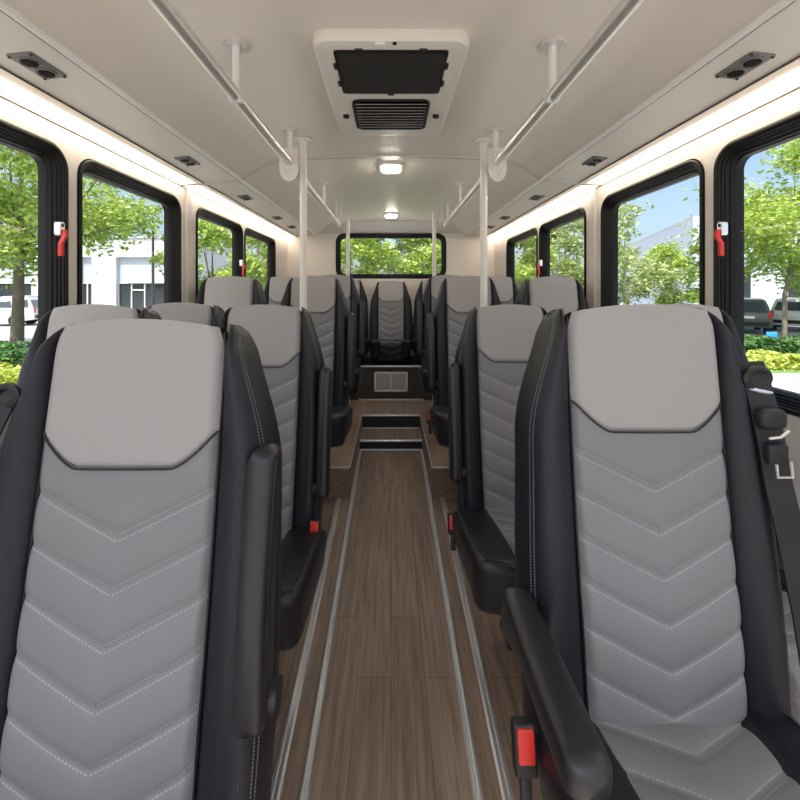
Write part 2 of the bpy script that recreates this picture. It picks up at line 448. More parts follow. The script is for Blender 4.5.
def m_panel(B):
    mb = MB()
    def fn(u, v):
        x = u*2-1; s0 = hbot(x*.131, .131)-.004; s = s0+(B.L+.03-s0)*v; w = hw(s, B.L)-.0005
        xx = x*w; ed = min(1, (1-abs(x))*w/.012); puff = math.sqrt(max(0, 1-(1-ed)**2))
        n = -.006+.008*puff+.006*(1-x*x)+.0065*(1-math.exp(-chev(xx, s)/.009))*puff
        n += .012*math.exp(-((s-.55)/.14)**2)*(1-.3*x*x)
        return B.P(xx, s, n), (xx, s)
    mb.grid(44, 150, fn); return mb.mesh('backrest_panel', M['quilt'], ang=80)
def m_bolster(B, sd):
    mb = MB(); secs = []; uvs = []
    cr = [(-.02, -.03), (0.0, -.006), (.10, .006), (.25, .015), (.45, .020), (.62, .018), (.76, .010), (.88, -.004), (.97, -.024), (1.0, -.045), (.99, -.070), (.92, -.088), (.75, -.098), (.3, -.098), (-.02, -.09)]
    N = 46
    for i in range(N+1):
        s = .004+(B.L+.07-.004)*(i/N)**1.25
        a = hw(s, B.L); w = ow(s, B.L)-a
        tp = math.sqrt(min(1, (s-.003)/.045)); ring = []
        # the top of each wing is rounded off
        for k, (q, n) in enumerate(cr):
            nn = -.045+(n+.045)*(.25+.75*tp)
            ring.append(B.P(sd*(a+w*q*(.82+.18*tp)), s+.020*(q**3)*(1-tp), nn)); uvs.append((k/(len(cr)-1)*1.0, s))
        secs.append(ring)
    # uv.x: put the stitch line on the outer ridge (k = 7 of 14 -> .5)
    mb.loft(secs, uvs=uvs); return mb.mesh('bolster', M['bolster'], ang=70)
def m_shell(B):
    mb = MB(); secs = []
    for i in range(25):
        s = .02+(B.L+.06-.02)*i/24; w = ow(s, B.L)-.02; tp = math.sqrt(min(1, (s-.019)/.05+.03))
        secs.append([B.P(x, s, -.06+(n+.06)*tp) for x, n in ((-w, -.05), (-w*.98, -.092), (-w*.85, -.108), (-w*.4, -.114), (w*.4, -.114), (w*.85, -.108), (w*.98, -.092), (w, -.05), (w*.6, -.02), (-w*.6, -.02))])
    mb.loft(secs); return mb.mesh('back_shell', M['shell'], ang=50)
def m_seam_shade(B):  # thin black tubes drawn as the shade in the seam gaps
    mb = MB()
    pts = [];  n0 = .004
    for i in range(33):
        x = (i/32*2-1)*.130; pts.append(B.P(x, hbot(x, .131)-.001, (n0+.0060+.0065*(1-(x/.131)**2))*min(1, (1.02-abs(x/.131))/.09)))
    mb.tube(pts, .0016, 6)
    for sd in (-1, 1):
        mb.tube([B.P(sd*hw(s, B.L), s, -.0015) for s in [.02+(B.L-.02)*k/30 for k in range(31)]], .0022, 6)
    return mb.mesh('seam_shade', M['gap_shade'])
def cushion_frame(B, D):
    j = B.P(0, B.L, 0); return j.y, j.z, D       # junction y (negative = towards the front), z
def m_cushion(B, D, dark=False):
    yj, zj, _ = cushion_frame(B, D); mb = MB(); R = .045; yb = yj+.05; yf = yj-D
    path = []
    def pt(t):      # t metres from the back
        l1 = yb-(yf+R)
        if t < l1: return yb-t, zj+.050*(t/l1)**1.4-.004, (0, 1)
        a = (t-l1)/R
        if a < PI/2: return yf+R-R*math.sin(a), zj+.046-R+R*math.cos(a), (-math.sin(a), math.cos(a))
        return yf+.15*(t-l1-R*PI/2), zj+.046-R-(t-l1-R*PI/2), (-1, 0)
    T = (yb-(yf+R))+R*PI/2+.095
    def fn(u, v):
        x = u*2-1; t = v*T; w = .131-.022*sm(0, .34, t); xx = x*w
        y, z, nv = pt(t); ed = min(1, (1-abs(x))*w/.012); puff = math.sqrt(max(0, 1-(1-ed)**2))
        s = S0+.02+t; n = -.004+.010*puff+.006*(1-math.exp(-chev(xx, s)/.009))*puff+.004*(1-x*x)
        return Vector((xx, y+nv[0]*n, z+nv[1]*n)), (xx, s)
    mb.grid(36, 100, fn); return mb.mesh('seat_panel', M['black' if dark else 'quilt'], ang=80)
def m_cushbol(B, D, sd, wide=.214):
    yj, zj, _ = cushion_frame(B, D); bm = bmesh.new()
    x0, x1 = sd*.100, sd*wide; yb = yj+(.10 if wide < .22 else .012); yf = yj-D-.012
    zt = zj+.060; zb = zj-.125
    co = {}
    for ix, x in enumerate((x0, x1)):
        for iy, y in enumerate((yf, yb)):
            for iz in (0, 1):
                z = (zb, zt)[iz]; yy = y; xx = x
                if iz == 0: yy = y+(.045 if iy == 0 else 0); xx = x-(sd*.016 if ix == 1 else 0)
                if iz == 1 and iy == 1: z -= .050
                if iy == 0 and ix == 1: yy += .022; xx -= sd*.012
                co[ix, iy, iz] = bm.verts.new((xx, yy, z))
    for f in (((0, 0, 0), (1, 0, 0), (1, 1, 0), (0, 1, 0)), ((0, 0, 1), (0, 1, 1), (1, 1, 1), (1, 0, 1)), ((0, 0, 0), (0, 0, 1), (1, 0, 1), (1, 0, 0)), ((0, 1, 0), (1, 1, 0), (1, 1, 1), (0, 1, 1)), ((0, 0, 0), (0, 1, 0), (0, 1, 1), (0, 0, 1)), ((1, 0, 0), (1, 0, 1), (1, 1, 1), (1, 1, 0))):
        bm.faces.new([co[k] for k in f])
    bmesh.ops.bevel(bm, geom=bm.edges[:], offset=.034, segments=5, profile=.5, affect='EDGES')
    # seam bead along the outer top edge
    mb = MB().frombm(bm)
    mb.tube([(x1-sd*.030, yb-.02, zt-.048), (x1-sd*.034, yf+.10, zt-.008), (x1-sd*.046, yf+.040, zt-.003), (x0+sd*.015, yf+.022, zt-.008)], .0022, 6)
    return mb.mesh('cushion_bolster', M['black'], ang=60)
def m_base(B, D):
    yj, zj, _ = cushion_frame(B, D); mb = MB()
    mb.box((0, yj-D/2+.06, zj-.105), (.27, D-.02, .09), .02)
    return mb.mesh('seat_pan', M['shell'])
def m_leg(h, y0, zp):
    mb = MB(); mb.box((0, y0, -h/2+zp), (.10, .07, h), .012); mb.box((0, y0, zp-h+.012), (.14, .11, .024), .008)
    mb.box((0, y0, zp-.012), (.30, .16, .024), .006); return mb.mesh('pedestal', M['shell'])
def arm_mesh(pts, wx, hy, ax, ay, p=3.4):
    """pts: path; superelliptic section wx x hy (lists)"""
    secs = [ellsec(q, ax, ay[i] if isinstance(ay, list) else ay, wx[i], hy[i], 20, p) for i, q in enumerate(pts)]
    return MB().loft(secs)
def m_arm_up(B, ln, s_low):
    """armrest folded up beside the backrest"""
    pts = []; wx = []; hy = []
    K = 34
    for i in range(K+1):
        t = (1-math.cos(PI*i/K))/2; s = s_low-ln*t; e = min(t, 1-t); f = math.sqrt(max(0.0, 1-(1-min(1, e/.05))**2))*.985+.015
        bow = .012*math.sin(PI*t)
        pts.append(B.P(0, s, .006+bow)); wx.append(.0205*f); hy.append((.034-.006*t)*f)
    mb = arm_mesh(pts, wx, hy, (1, 0, 0), B.fr)
    # moulded ridge line down the pad
    mb.tube([B.P(-.0185, s_low-ln*t, .022+.012*math.sin(PI*t)) for t in [.05+.9*k/12 for k in range(13)]], .0025, 6)
    mb.tube([B.P(.0185, s_low-ln*t, .022+.012*math.sin(PI*t)) for t in [.05+.9*k/12 for k in range(13)]], .0025, 6)
    return mb.mesh('armrest', M['arm'], ang=50)
def m_arm_down(B, ln, z):
    """armrest lowered: runs forward (-y) from the backrest; z = top height relative to seat top"""
    y0 = B.P(0, -z/math.cos(B.th), 0).y+.03
    pts = []; wx = []; hy = []; K = 34
    for i in range(K+1):
        t = (1-math.cos(PI*i/K))/2; e = min(t, 1-t); f = math.sqrt(max(0, 1-(1-min(1, e/.08))**2))*.985+.015
        h = .046*(1-sm(0, .45, t))+.023*sm(0, .45, t)
        pts.append(Vector((0, y0-ln*t, z-h-.004*math.sin(PI*t)))); wx.append((.0265+.001*t)*f); hy.append(h*f)
    return arm_mesh(pts, wx, hy, (1, 0, 0), (0, 0, 1), 4.0).mesh('armrest', M['arm'], ang=50)
def m_buckle():
    mb = MB(); mb.box((0, 0, 0), (.036, .022, .070), .006, 3); mb.box((0, .004, -.055), (.018, .010, .07), .004); return mb.mesh('buckle', M['shell'])
def m_button():
    mb = MB(); mb.box((0, -.011, .008), (.026, .006, .046), .003); return mb.mesh('buckle_button', M['red'])
def m_slot():
    mb = MB(); mb.box((.006, -.0142, .004), (.006, .002, .022)); return mb.mesh('slot', M['gap_shade'])

seatno = [0]
def seat(X, dt, zt, zf, label, cat_group, aisle=0, L=.74, th=9.3, D=.36, arm=None, buckle=True, rz=0, bdx=0, bdz=-.065, bdy=.03, cw=.248):
    """X lateral centre, dt distance of the backrest top, zt top height, zf floor height below"""
    B = Back(L, th); key = (L, th, D)
    r = thing('passenger_seat', label, 'seat', (X, dt, zf), rz, 'passenger seats of the bus')
    h = zt-zf
    def part(name, me, parent=r, loc=(0, 0, h)):
        o = bpy.data.objects.new(name, me); link(o, parent); o.location = loc; return o
    k = (L, th)
    part('headrest', cached(('hr',)+k, lambda: m_headrest(B)))
    p = part('backrest_panel', cached(('pn',)+k, lambda: m_panel(B)))
    part('seam_shade', cached(('pp',)+k, lambda: m_seam_shade(B)))
    for sd in (-1, 1):
        part('bolster', cached(('bo', sd)+k, lambda: m_bolster(B, sd)))
    part('back_shell', cached(('sh',)+k, lambda: m_shell(B)))
    part('seat_panel', cached(('cu', L < .65)+key, lambda: m_cushion(B, D, L < .65)))
    for sd in (-1, 1):
        wd = cw if sd == aisle else (.205 if not aisle else .212); part('cushion_bolster', cached(('cb', sd, wd)+key, lambda: m_cushbol(B, D, sd, wd)))
    part('seat_pan', cached(('bs',)+key, lambda: m_base(B, D)))
    yj, zj, _ = cushion_frame(B, D); ph = h+zj-.145
    if ph > .03: part('pedestal', cached(('lg', round(ph, 3))+key, lambda: m_leg(ph, -.17, zj-.145)))
    if aisle and arm:
        if arm[0] == 'up':
            o = part('armrest', cached(('au', arm[1], arm[2])+k, lambda: m_arm_up(B, arm[1], arm[2])), loc=(aisle*(arm[3] if len(arm) > 3 else .226), 0, h))
            pv = MB(); pv.tube([(aisle*.19, 0, 0), (aisle*.236, 0, 0)], .022, 14)
            a = part('armrest_hinge', cached(('pv', aisle), lambda: pv.mesh('armrest_hinge', M['shell'])), loc=Vector((0, 0, h))+B.P(0, arm[2]-.03, .0))
        else:
            o = part('armrest', cached(('ad', arm[1], arm[2])+k, lambda: m_arm_down(B, arm[1], arm[2]-zt)), loc=(aisle*.232, 0, h))
    if aisle and buckle:
        b = part('buckle', cached('bk', m_buckle), loc=Vector((aisle*(.234+bdx), yj+bdy, h+zj+bdz)))
        b.rotation_euler = (math.radians(-12), 0, 0)
        part('buckle_button', cached('bb', m_button), b, (0, 0, 0))
        
    r['_'] = 0; del r['_']
    return r, B, h
U = ('up', .43, .645)
seat_spec = [
 # X, dt, zt, zf, aisle, extra, label
 (-.389, .630, 1.153, 0, 1, dict(arm=('up', .36, .545, .205), D=.37), 'large grey and black seat at the near left with raised armrest'),
 (.445, .720, 1.173, 0, -1, dict(L=.672, th=6.5, arm=('down', .28, .698), D=.37, bdx=.004, bdz=-.015, bdy=-.022, cw=.224), 'large grey and black seat at the near right with lowered armrest'),
 (-.870, 1.18, 1.156, 0, 0, dict(buckle=False, D=.335), 'window seat directly behind the near left seat, only its top showing'),
 (-.870, 1.66, 1.146, 0, 0, dict(buckle=False, D=.335), 'left window seat mostly hidden, second of the low seat tops under the second left window'),
 (.870, 1.215, 1.156, 0, 0, dict(buckle=False, D=.335), 'window seat peeking out behind the near right seat beside the belt'),
 (-.450, 1.43, 1.146, 0, 1, dict(arm=U, D=.37, bdx=-.028, bdz=.012, bdy=-.03), 'left aisle seat behind the near left seat, with raised armrest and red buckle'),
 (.459, 1.55, 1.142, 0, -1, dict(arm=U, D=.37), 'right aisle seat just behind the near right seat, its black cushion corner showing'),
 (-.874, 2.17, 1.272, 0, 0, dict(buckle=False, D=.335), 'left window seat in front of the paired rear windows, beside the pillar'),
 (.874, 2.17, 1.270, 0, 0, dict(buckle=False, D=.335), 'right window seat in front of the paired rear windows, beside the pillar'),
 (-.452, 2.34, 1.280, 0, 1, dict(arm=U, D=.32, buckle=False), 'left aisle seat standing taller just behind the near floor pole'),
 (.452, 2.34, 1.280, 0, -1, dict(arm=U, D=.32), 'right aisle seat standing taller just behind the near floor pole'),
 (-.870, 3.30, 1.312, PZ, 0, dict(buckle=False), 'left window seat under the rearmost left window, half hidden'),
 (.870, 3.30, 1.312, PZ, 0, dict(buckle=False), 'right window seat under the rearmost right window, half hidden'),
 (-.452, 3.21, 1.320, PZ, 1, dict(arm=U, buckle=False), 'left aisle seat beside the steps in front of the far floor pole'),
 (.452, 3.23, 1.320, PZ, -1, dict(arm=U, buckle=False), 'right aisle seat beside the steps in front of the far floor pole'),
 (-.45, 4.10, 1.308, .495, 1, dict(L=.62, th=8, buckle=False, D=.33), 'rear bench seat on the left of the centre seat, against the back wall'),
 (.45, 4.10, 1.308, .495, -1, dict(L=.62, th=8, buckle=False, D=.33), 'rear bench seat on the right of the centre seat, against the back wall'),
 (0, 4.10, 1.292, .495, 0, dict(L=.62, th=8, buckle=False, D=.33), 'centre rear seat at the end of the aisle above the metal heater grille'),
]
SEATS = []
for (X, dt, zt, zf, ai, ex, lab) in seat_spec:
    SEATS.append(seat(X, dt, zt, zf, lab, None, ai, **ex))
# extra belts: shoulder belt on the near right seat, guide ring on the near left seat
def ring(mb, c, rx, rz, r, yaw=0, n=20):
    mb.tube([Vector(c)+Vector((rx*math.cos(2*PI*k/n)*math.cos(yaw), rx*math.cos(2*PI*k/n)*math.sin(yaw), rz*math.sin(2*PI*k/n))) for k in range(n)], r, 8, closed=True)
def strap(mb, pts, w, t, ax=Vector((1, 0, 0))):
    secs = []
    for i, p in enumerate(pts):
        p = Vector(p); tg = (Vector(pts[min(i+1, len(pts)-1)])-Vector(pts[max(i-1, 0)])).normalized()
        a = (ax-tg*ax.dot(tg)).normalized(); n = tg.cross(a)
        secs.append([p+a*w/2+n*t/2, p-a*w/2+n*t/2, p-a*w/2-n*t/2, p+a*w/2-n*t/2])
    mb.loft(secs)
r, B, h = SEATS[1]
def hung(mb, name, m, parent=r, hh=h):
    o = mb.build(name, m, parent); o.location = (0, 0, hh); return o
g = MB(); ring(g, B.P(.186, .128, .016), .025, .017, .006, .2); gd = hung(g, 'belt_guide', M['shell'])
mt = MB(); mt.tube([B.P(.162, .142, .016), B.P(.182, .148, .022), B.P(.206, .152, .018)], .0035, 8); hung(mt, 'guide_pin', M['alu'])
w = MB(); strap(w, [B.P(.182, .10, .010), B.P(.184, .14, .018), B.P(.186, .18, .024), B.P(.190, .24, .027), B.P(.194, .30, .027), B.P(.206, .38, .026), B.P(.222, .50, .022), B.P(.240, .66, .012)], .046, .003)
hung(w, 'belt_webbing', M['web'])
t = MB(); t.box(B.P(.188, .192, .030), (.046, .026, .034), .011, 3); hung(t, 'belt_stop', M['shell'])
t = MB(); t.box(B.P(.190, .248, .030), (.034, .018, .034), .005); tg = hung(t, 'belt_tongue', M['shell'])
b2 = MB(); b2.tube([B.P(.172, .222, .042), B.P(.188, .219, .046), B.P(.206, .210, .042)], .0022, 6); hung(b2, 'belt_clip', M['steel'])
b2 = MB(); b2.tube([B.P(.178, .262, .044), B.P(.178, .282, .044), B.P(.202, .282, .044), B.P(.202, .258, .044)], .0022, 6); hung(b2, 'tongue_plate', M['steel'])
# second red buckle + slot on the near right seat
yj = B.P(0, B.L, 0)
bk = bpy.data.objects.new('buckle', CACHE['bk']); link(bk, r); bk.location = (-.190, yj.y-.015, h+yj.z+.020); bk.rotation_euler = (math.radians(-35), 0, .3)
bb = bpy.data.objects.new('buckle_button', CACHE['bb']); link(bb, bk)
cb = MB(); cb.tube([B.P(-.238, .76, .01), B.P(-.242, .79, .03), B.P(-.232, .84, .05), B.P(-.222, .90, .05)], .0045, 8); hung(cb, 'cable', M['cable'])
r0, B0, h0 = SEATS[0]
g = MB(); ring(g, B0.P(-.192, .115, .004), .020, .014, .0055, -.2); hung(g, 'belt_guide', M['shell'], r0, h0)
w = MB(); strap(w, [B0.P(-.196, .11, .0), B0.P(-.21, .18, .012), B0.P(-.226, .30, .012), B0.P(-.24, .60, .0)], .036, .003); hung(w, 'belt_webbing', M['web'], r0, h0)

# ------------------------------------------------------------------ rails and poles
def ceil_z(x):
    x = abs(x)
    for (a, za), (b, zb) in zip(CP, CP[1:]):
        if a <= x <= b: return H0+za+(zb-za)*(x-a)/(b-a)
    return H0+.69
for s, w in ((-1, 'left'), (1, 'right')):
    x = .440*s if s < 0 else .458; zr = H0+.550
    r = thing('grab_rail', 'long polished steel ceiling grab rail on the %s of the aisle' % w, 'grab rail', (x, 1.1, ceil_z(x)), 0, 'ceiling grab rails')
    O = Vector((x, 1.1, ceil_z(x)))
    MB().tube([Vector((x, -.55, zr))-O, Vector((x, 3.38, zr))-O], .0175, 16).build('rail', M['steel'], r)
    for y in (-.3, .80, 1.135, 1.745, 2.63, 3.23):
        if y == .80: continue
        b = MB(); b.tube([Vector((x, y, zr))-O, Vector((x, y, O.z-.004))-O], .011, 12)
        b.tube([Vector((x-.017, y, zr))-O, Vector((x+.017, y, zr))-O], .019, 14)
        br = b.build('bracket', M['powder'], r)
        f = MB(); f.tube([Vector((0, y-1.1, -.008)), Vector((0, y-1.1, .0))], .036, 20)
        for q in range(3):
            a = 2*PI*q/3; f.tube([Vector((.025*math.cos(a), y-1.1+.025*math.sin(a), -.012)), Vector((.025*math.cos(a), y-1.1+.025*math.sin(a), -.006))], .004, 6)
        f.build('flange', M['steel'], br)
    # half-round cream plate hung at the second bracket, with a small ring
    pl = MB(); pts = [(-.040, -.085), (.040, -.085)]+[(.040*math.cos(a), -.175+.055*-math.sin(a)) for a in [PI*k/10 for k in range(11)]]
    pl.loft([[Vector((px, .56+d, pz)) for px, pz in pts] for d in (.06, .066)])
    p = pl.build('mounting_plate', M['plastic'], r)
    rg = MB(); ring(rg, (.01*s, .617, -.185), .009, .012, .002); rg.build('ring', M['steel'], p)
for (y, xx, w) in ((1.855, .430, 'near'), (3.58, .386, 'far')):
    for s, wd in ((-1, 'left'), (1, 'right')):
        x = s*xx*(.945 if s < 0 and w == 'near' else 1); zt = ceil_z(x); zb = 0 if y < PF else PZ
        r = thing('grab_pole', '%s cream floor-to-ceiling pole on the %s, standing behind the %s aisle seat' % (w, wd, 'low' if w == 'near' else 'raised'), 'grab pole', (x, y, zb), 0, 'floor-to-ceiling poles')
        MB().tube([(0, 0, .004), (0, 0, zt-zb-.003)], .0165, 18).build('tube', M['powder'], r)
        f = MB(); f.tube([(0, 0, zt-zb-.012), (0, 0, zt-zb-.002)], .036, 20)
        for q in range(3):
            a = 2*PI*q/3; f.tube([(.026*math.cos(a), .026*math.sin(a), zt-zb-.016), (.026*math.cos(a), .026*math.sin(a), zt-zb-.010)], .004, 6)
        f.build('flange', M['powder'], r)
        MB().tube([(0, 0, .0), (0, 0, .010)], .021, 20).build('flange', M['powder'], r)
        c = MB(); c.tube([(0, 0, 1.62-zb), (0, 0, 1.628-zb)], .019, 18)
        if w == 'near': c.build('collar', M['steel'], r)
# small pendant sensors near the far end of the rails
for s, wd in ((-1, 'left'), (1, 'right')):
    x = s*.435; y = 3.46; zt = ceil_z(x)
    r = thing('pendant_sensor', 'small cream teardrop fitting hanging from the rear ceiling beside the %s rail end' % wd, 'ceiling sensor', (x, y, zt), 0, 'hanging ceiling sensors')
    MB().tube([(0, 0, -.06), (0, 0, 0)], .008, 10).build('stem', M['powder'], r)
    MB().tube([(0, 0, -.128), (0, 0, -.122), (0, 0, -.105), (0, 0, -.08), (0, 0, -.055)], [.008, .018, .022, .016, .010], 14).build('head', M['plastic'], r)

# ------------------------------------------------------------------ ceiling fittings
ac = thing('ceiling_air_conditioner', 'cream ceiling air conditioner panel with two dark grilles', 'air conditioner', (0, 1.415, H0+.70))
def rr(cx, cy, w, d, r, z): return [Vector((a, b, z)) for a, b in rrect(cx-w/2, cx+w/2, cy-d/2, cy+d/2, r)]
MB().loft([rr(0, 0, .44, .68, .05, .003), rr(0, 0, .44, .68, .05, -.016), rr(0, 0, .425, .665, .045, -.026), rr(0, 0, .40, .64, .04, -.030)]).build('housing', M['plastic'], ac, ang=30)
MB().loft([rr(0, -.177, .325, .245, .012, -.028), rr(0, -.177, .325, .245, .012, -.033)]).build('filter_frame', M['darkv'], ac)
MB().loft([rr(0, -.177, .300, .222, .008, -.032), rr(0, -.177, .300, .222, .008, -.0345)]).build('filter_grille', M['filt'], ac)
cl = MB()
for x, y in ((-.165, -.22), (-.165, -.12), (.165, -.22), (.165, -.12), (-.09, -.30), (.09, -.30), (0, -.052)):
    cl.box((x, y, -.032), (.022 if abs(x) < .15 else .012, .012 if abs(x) < .15 else .028, .008), .002)
cl.build('grille_clip', M['darkv'], ac)
MB().loft([rr(0, .115, .280, .255, .03, -.028), rr(0, .115, .280, .255, .03, -.036), rr(0, .115, .262, .237, .022, -.036), rr(0, .115, .262, .237, .022, -.030)]).build('outlet_frame', M['darkv'], ac)
for k in range(9):
    y = .115-.10+.20*k/8; lv = MB(); lv.box((0, y, -.036), (.256, .014, .003), 0, 1, Matrix.Rotation(math.radians(30), 3, 'X')); lv.build('louvre', M['grey'], ac, False)
for x in (-.172, .172):
    MB().tube([(x, .12, -.028), (x, .12, -.038)], .012, 14).build('knob', M['darkv'], ac)
MB().box((-.03, -.32, -.026), (.03, .02, .012), .004).build('latch', M['bead'], ac)
MB().tube([(.01, -.325, -.02), (.01, -.325, -.030)], .006, 10).build('screw', M['darkv'], ac)
for (y, w) in ((2.27, 'nearer'), (3.72, 'farther')):
    r = thing('ceiling_light', 'square glowing dome light on the ceiling centre line, the %s of the two' % w, 'ceiling light', (0, y, H0+.705), 0, 'ceiling dome lights')
    MB().loft([rr(0, 0, .135, .16, .035, .0), rr(0, 0, .135, .16, .035, -.012), rr(0, 0, .12, .145, .03, -.016)]).build('rim', M['plastic'], r)
    MB().loft([rr(0, 0, .108, .132, .028, -.014), rr(0, 0, .10, .122, .026, -.024), rr(0, 0, .07, .09, .02, -.030)]).build('lens', M['dome'], r)
# reading light / vent plates on the soffits
places = ['above the front window', 'ahead of the ceiling rib', 'behind the ceiling rib', 'above the rear pair of windows', 'nearest the rear wall']
sl = (.563-.584)/(.98-.795)
for s, wd in ((-1, 'left'), (1, 'right')):
    for i, y in enumerate((1.02, 1.77, 2.47, 3.16, 3.62)):
        x = .90; z = H0+.584+(x-.795)*sl
        r = thing('overhead_vent', 'black twin round air vent on the %s soffit %s' % (wd, places[i]), 'air vent', (s*x, y, z), 0, 'twin vents along the soffits')
        r.rotation_euler = (0, math.atan(-sl)*s, 0); r.scale = (.82, .82, .82)
        MB().loft([rr(0, 0, .078, .138, .010, .0), rr(0, 0, .078, .138, .010, -.003), rr(0, 0, .072, .132, .008, -.005)]).build('plate', M['grey'], r)
        for q in (-.030, .030):
            n = MB(); n.loft([[Vector((rad*math.cos(a), q+rad*math.sin(a), zz)) for a in [2*PI*k/24 for k in range(24)]] for rad, zz in ((.028, -.004), (.028, -.009), (.025, -.011), (.022, -.009), (.022, -.005))])
            nz = n.build('nozzle', M['grey'], r)
            d = MB(); d.tube([(0, q, -.004), (0, q, -.007)], .022, 20)
            for k in (-.012, -.004, .004, .012): d.box((k, q, -.008), (.003, .040 if abs(k) < .01 else .032, .008))
            d.build('louvre', M['darkv'], nz)
        scm = cached('screw', lambda: MB().tube([(0, 0, -.004), (0, 0, -.008)], .0045, 8).mesh('screw', M['darkv']))
        for q, p in ((-.032, -.061), (.032, .061), (.032, -.061), (-.032, .061)): link(bpy.data.objects.new('screw', scm), r).location = (q, p, 0)
# heater grille
r = thing('heater_grille', 'perforated silver heater grille in the dark riser at the aisle end', 'heater grille', (0, 3.709, .35))
gm = MB()
for dx, dz, w_, h_ in ((0, .083, .31, .018), (0, -.083, .31, .018), (-.146, 0, .018, .15), (.146, 0, .018, .15), (0, 0, .008, .15)): gm.box((dx, -.004, dz), (w_, .008, h_), .002)
gm.build('frame', simple('pale_nickel', (.92, .92, .92), .4, .35), r)
def mesh_mat():
    m, nt, b = mat('perforated_steel'); N = nt.nodes; L = nt.links; tc = N.new('ShaderNodeTexCoord')
    v = N.new('ShaderNodeTexVoronoi'); v.inputs['Scale'].default_value = 110; v.inputs['Randomness'].default_value = 0; L.new(tc.outputs['Object'], v.inputs['Vector'])
    r_ = N.new('ShaderNodeValToRGB'); r_.color_ramp.interpolation = 'CONSTANT'; r_.color_ramp.elements[0].color = rgb(.02, .02, .02); r_.color_ramp.elements[1].position = .42; r_.color_ramp.elements[1].color = rgb(.55, .55, .55)
    L.new(v.outputs['Distance'], r_.inputs['Fac']); L.new(r_.outputs['Color'], b.inputs['Base Color']); sset(b, Roughness=.4, Metallic=.5); return m
MB().box((0, -.0015, 0), (.285, .003, .155)).build('perforated_plate', mesh_mat(), r)
for x in (-.145, 0, .145):
    for z in (-.083, .083): MB().tube([(x, -.007, z), (x, -.010, z)], .004, 8).build('screw', M['darkv'], r)

# ------------------------------------------------------------------ outside
GZ = -1.0
struct('ground', MB().box((0, 30, GZ-.05), (240, 240, .1)), M['asphalt'])
def lawn(x0, x1, y0, y1, m, z, name): struct(name, MB().box(((x0+x1)/2, (y0+y1)/2, GZ+z/2), (x1-x0, y1-y0, z)), m)
lawn(-30, -6, 8.0, 15.5, M['grass'], .05, 'lawn'); lawn(7.5, 30, 10.0, 18.5, M['grass'], .05, 'lawn')
lawn(7.5, 30, 9.2, 10.0, M['concrete'], .12, 'kerb'); lawn(-30, -6, 7.4, 8.0, M['concrete'], .12, 'kerb')
lawn(-14, 14, 11.0, 26, M['grass'], .05, 'lawn')

def leaves(mb, pts, size, rg):
    for p in pts:
        a = Vector((rg.gauss(0, 1), rg.gauss(0, 1), rg.gauss(0, .5))).normalized()
        n = Vector((rg.gauss(0, .6), rg.gauss(0, .6), 1)).normalized()
        b = a.cross(n).normalized(); sz = size*(.6+.8*rg.random())
        c = Vector(p); q = .32*sz
        dr = Vector((0, 0, -.18*sz))
        mb.add([c-a*sz*.5, c+b*q+dr*.2, c+a*sz*.5+dr, c-b*q+dr*.2], [(0, 1, 2, 3)])
def crown(rg, rx, rz, n, ncl, size, flat=.75):
    cl = []
    for _ in range(ncl):
        while True:
            v = Vector((rg.uniform(-1, 1), rg.uniform(-1, 1), rg.uniform(-1, 1)))
            if .35 < v.length < 1: break
        cl.append(Vector((v.x*rx, v.y*rx, v.z*rz)))
    pts = []
    for i in range(n):
        c = cl[rg.randrange(ncl)]; sg = rx*.115
        pts.append(c+Vector((rg.gauss(0, sg), rg.gauss(0, sg), rg.gauss(0, sg*flat))))
    mb = MB(); leaves(mb, pts, size, rg); return mb, cl
PROTO = {}
def tree(X, Y, cz, rx, rz, label, seed, m='leafA', n=5200, ncl=46, size=.24, tr=.15, off=(0, 0)):
    """X, Y trunk position; cz crown centre height"""
    rg = random.Random(seed)
    r = thing('tree', label, 'tree', (X, Y, GZ), 0, 'trees around the car park')
    mb, cl = crown(rg, rx, rz, int(n*2.0), ncl, size*.66); hC = cz-GZ
    o = mb.build('foliage', M[m], r, False); o.location = (off[0], off[1], hC)
    t = MB(); top = hC+rz*.35
    path = [Vector((0, 0, 0)), Vector((.02, 0, .25)), Vector((.05, .03, hC*.35)), Vector((off[0]*.4, off[1]*.4+.05, hC*.75)), Vector((off[0], off[1], top))]
    t.tube(path, [tr*1.35, tr*1.05, tr*.85, tr*.6, tr*.15], 10)
    t.build('trunk', M['bark'], r)
    for c in rg.sample(cl, min(9, ncl)):
        st = path[2].lerp(path[3], rg.random()*.9); e = c+Vector((off[0], off[1], hC)); mid = st.lerp(e, .5)+Vector((0, 0, -.12*rx*rg.random()))
        MB().tube([st, mid, e], [tr*.38, tr*.22, tr*.06], 6).build('branch', M['bark'], r)
    return r
